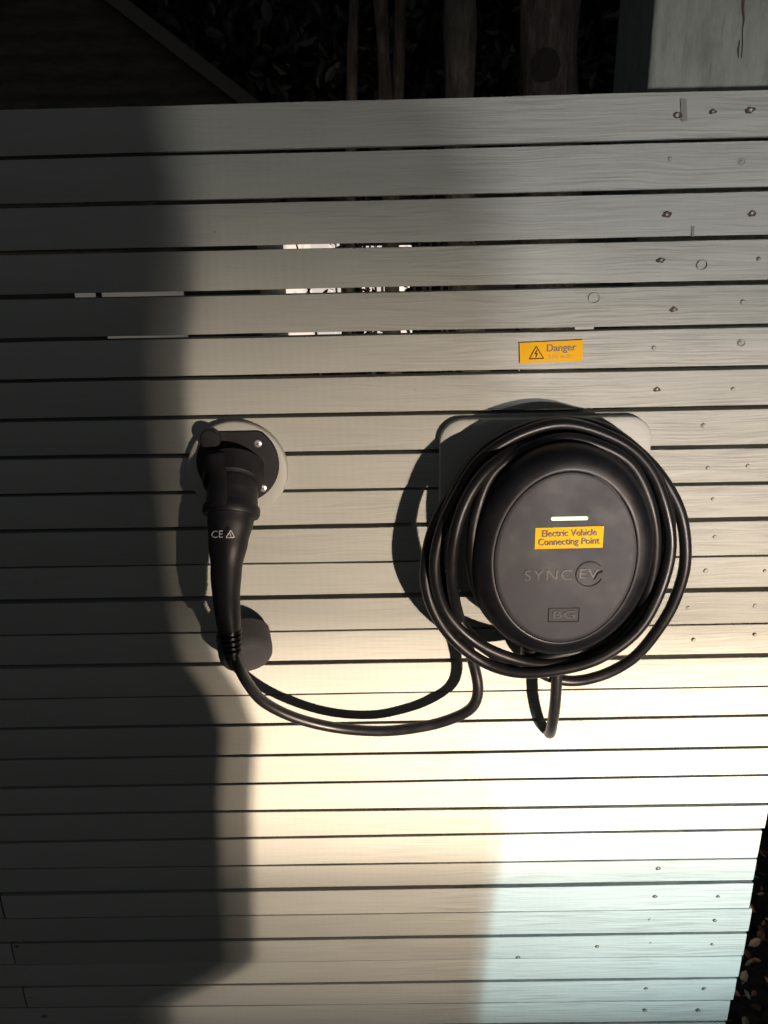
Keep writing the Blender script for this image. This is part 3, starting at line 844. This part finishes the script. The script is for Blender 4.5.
# shrub added to break up the glow behind the gaps
rn = random.Random(77)
sb = P(400, 300, -4.6)
shrub = empty('shrub', (sb.x, sb.y, 0), 'dark leafy shrub added to break up the glowing panels, glimpsed through the fence gaps', 'shrub')
bm = bmesh.new(); bl = bmesh.new(); lay = bl.verts.layers.float.new('tone')
for i in range(26):
    px = rn.choice((rn.uniform(262, 500), rn.uniform(335, 365), rn.uniform(382, 392), rn.uniform(405, 460)))
    top = P(px, rn.uniform(150, 260), -4.6-rn.uniform(-.2, .2)); bot = Vector((sb.x+(top.x-sb.x)*0.55, sb.y, -0.05))
    pts = catmull([bot, bot.lerp(top, .35)+rvec(rn)*.05, bot.lerp(top, .7)+rvec(rn)*.06, top], 5)
    sweep(bm, pts, [0.016-0.011*k/(len(pts)-1) for k in range(len(pts))], 7)
    for _ in range(34):
        c = pts[rn.randrange(5, len(pts))]+rvec(rn)*rn.uniform(0, .13)
        nrm = rvec(rn); u = nrm.cross(rvec(rn)).normalized(); v = nrm.cross(u); L = rn.uniform(.03, .06)
        add_leaf(bl, lay, c, L, L*.6, u, v, nrm, rn.random())
link('stem', bm, M_BARK, shrub, smooth=True); link('foliage', bl, M_LEAF, shrub)

# ------------------------------------------------------------------ lamps (twin car headlamps behind the viewer) and night sky
WP = Vector((1.10, -2.20, 0.90)); CP = Vector((0.758, -2.20, 1.06))
def spot(name, loc, aim, watts, col, half, sx=1.0, blend=1.0, size=0.010):
    l = bpy.data.lights.new(name, 'SPOT'); l.energy = watts; l.color = col
    l.spot_size = R(half*2); l.spot_blend = blend; l.shadow_soft_size = size
    o = bpy.data.objects.new(name, l); COL.objects.link(o)
    o.location = loc
    o.rotation_euler = (Vector(aim)-Vector(loc)).to_track_quat('-Z', 'Y').to_euler()
    o.scale = (sx, 1, 1)
    return o
WARM = (1.0, 0.76, 0.59); NEUT = (1.0, 0.93, 0.87); COOL = (0.50, 0.80, 0.94)
W2 = WP+Vector((0.046, 0, 0.0))
spot('headlamp_beam', WP, P(560, 757), 700, WARM, 5.8, 6.5)
spot('headlamp_beam', W2, P(560, 757), 120, WARM, 5.8, 6.5)
spot('headlamp_glow', WP, P(490, 715), 345, WARM, 16, 2.4)
spot('headlamp_glow', W2, P(540, 715), 55, WARM, 16, 2.4)
spot('headlamp_spill', WP, P(420, 420), 82, NEUT, 60, 1.0, size=0.03)
spot('dipped_beam', CP, P(720, 884), 335, COOL, 9.0, 4.0)
spot('dipped_beam', CP+Vector((0.02, 0, 0)), P(720, 884), 90, COOL, 9.0, 4.0)
spot('dipped_spill', CP, P(715, 330), 88, (1.0, 0.95, 1.0), 11.5, 1.6, size=0.04)

w = bpy.data.worlds.new('World'); scene.world = w; w.use_nodes = True
nt = w.node_tree; bgn = nt.nodes['Background']
sky = nt.nodes.new('ShaderNodeTexSky'); sky.sky_type = 'NISHITA'; sky.sun_disc = False
sky.sun_elevation = R(32); sky.sun_rotation = R(200)
hs = nt.nodes.new('ShaderNodeHueSaturation'); hs.inputs['Saturation'].default_value = 0.7
nt.links.new(sky.outputs[0], hs.inputs['Color']); nt.links.new(hs.outputs[0], bgn.inputs[0])
bgn.inputs[1].default_value = 0.0145

# ------------------------------------------------------------------ person standing between the headlamps and the fence (throws the long shadow)
EDGE = [(90,150),(140,160),(220,175),(280,166),(340,164),(460,177),(560,187),(640,200),(680,232),(720,251),(790,246),(850,247),(961,252)]
PY = -1.20
def toward_lamp(x, y):
    q = P(x-34, y); t = (PY-q.y)/(WP.y-q.y); return q + (WP-q)*t
edge = sorted([(toward_lamp(x, y).z, toward_lamp(x, y).x) for y, x in EDGE])
def edge_x(z):
    if z <= edge[0][0]: return edge[0][1]
    for (z0, x0), (z1, x1) in zip(edge[:-1], edge[1:]):
        if z0 <= z <= z1: return x0+(x1-x0)*(z-z0)/(z1-z0)
    return edge[-1][1]
hem = edge[0][0]
pcx = edge_x(1.0)-0.215
person = empty('person', (pcx, PY, 0), 'person in a long dark jacket standing with hands in pockets, back to the headlamps', 'person')
M_JK = mat('navy_jacket_cloth', (0.02, 0.023, 0.03), 0.85)[0]
M_TR = mat('dark_trousers', (0.03, 0.03, 0.032), 0.9)[0]
M_SKIN = mat('skin', (0.50, 0.30, 0.22), 0.55)[0]
M_HAIR = mat('brown_hair', (0.03, 0.02, 0.013), 0.6)[0]
# body: one skinned mesh
verts = {'pel': ((0, 0, .92), .12), 'bel': ((0, -.01, 1.08), .12), 'che': ((0, 0, 1.28), .135), 'nek': ((0, 0, 1.46), .055), 'hd0': ((0, .015, 1.56), .078), 'hd1': ((0, .02, 1.66), .088), 'hd2': ((0, .01, 1.73), .06)}
ed = [('pel', 'bel'), ('bel', 'che'), ('che', 'nek'), ('nek', 'hd0'), ('hd0', 'hd1'), ('hd1', 'hd2')]
for s, k in ((1, 'r'), (-1, 'l')):
    verts.update({'sh'+k: ((s*.16, 0, 1.38), .06), 'el'+k: ((s*.19, -.03, 1.12), .045), 'wr'+k: ((s*.15, .06, .92), .032), 'ha'+k: ((s*.12, .09, .86), .035),
                  'hp'+k: ((s*.085, 0, .86), .095), 'kn'+k: ((s*.095, .01, .48), .058), 'an'+k: ((s*.10, -.01, .09), .042), 'to'+k: ((s*.11, .13, .04), .036)})
    ed += [('che', 'sh'+k), ('sh'+k, 'el'+k), ('el'+k, 'wr'+k), ('wr'+k, 'ha'+k), ('pel', 'hp'+k), ('hp'+k, 'kn'+k), ('kn'+k, 'an'+k), ('an'+k, 'to'+k)]
keys_ = list(verts)
me = bpy.data.meshes.new('body')
me.from_pydata([verts[k][0] for k in keys_], [(keys_.index(a), keys_.index(b2)) for a, b2 in ed], [])
ob = bpy.data.objects.new('body', me); COL.objects.link(ob)
sk = ob.modifiers.new('skin', 'SKIN')
for i, k in enumerate(keys_):
    r = verts[k][1]; me.skin_vertices[0].data[i].radius = (r, r*0.85 if k in ('pel', 'bel', 'che') else r); me.skin_vertices[0].data[i].use_root = (k == 'pel')
ss = ob.modifiers.new('sub', 'SUBSURF'); ss.levels = ss.render_levels = 2
bpy.context.view_layer.update()
me2 = bpy.data.meshes.new_from_object(ob.evaluated_get(bpy.context.evaluated_depsgraph_get()))
bpy.data.objects.remove(ob)
bm = bmesh.new(); bm.from_mesh(me2)
bmesh.ops.translate(bm, verts=bm.verts, vec=(pcx, PY, 0))
link('body', bm, M_SKIN, person, smooth=True)
# jacket: one lofted shell, its right side shaped to cast the shadow edge
bm = bmesh.new()
rings = []
nzj = 26
for i in range(nzj+1):
    z = hem+(1.50-hem)*i/nzj
    xr = edge_x(z) if z < 1.31 else edge_x(1.31)-(z-1.31)*0.1
    hw = 0.215; fd = 0.145
    if z > 1.36: s = (1.50-z)/0.14; hw = 0.075+0.14*math.sqrt(max(0, s)); fd = 0.075+0.07*max(0, s)
    cx = (xr-0.215) if z < 1.36 else pcx
    cx = pcx*0.0 + cx
    rings.append([Vector((p.x, PY+(p.z), z-0.115*(1-(p.x-cx)/hw)*max(0, 1-i/9))) for p in oval(cx, 0, hw, fd, 0, 40, 0.8)])
loft_y(bm, rings)
link('jacket', bm, M_JK, person, smooth=True, angle=60)
bm = bmesh.new()
for s in (1, -1):
    sweep(bm, [Vector((pcx+s*.085, PY, .90)), Vector((pcx+s*.075-.02, PY, .68)), Vector((pcx+s*.075-.02, PY+.01, .48)), Vector((pcx+s*.085, PY-.01, .10))], [.112, .088, .072, .064], 20)
link('trousers', bm, M_TR, person, smooth=True, angle=60)
bm = bmesh.new()
for s in (1, -1):
    c = pcx+s*.105
    sweep(bm, [Vector((c, PY-.07, .05)), Vector((c, PY-.04, .055)), Vector((c, PY+.06, .05)), Vector((c, PY+.16, .035)), Vector((c, PY+.19, .03))], [(.03, .04), (.043, .05), (.048, .048), (.044, .033), (.02, .02)], 16)
link('shoes', bm, M_HAIR, person, smooth=True, angle=60)
bm = bmesh.new()
bmesh.ops.create_uvsphere(bm, u_segments=24, v_segments=14, radius=1.0, matrix=Matrix.Translation((pcx, PY-.012, 1.675)) @ Matrix.Diagonal((.098, .112, .105, 1)))
link('hair', bm, M_HAIR, person, smooth=True)

# ------------------------------------------------------------------ colour management
vs_ = scene.view_settings
vs_.view_transform = 'Standard'; vs_.look = 'None'; vs_.exposure = 0; vs_.gamma = 1; vs_.use_curve_mapping = False
scene.cycles.max_bounces = 6
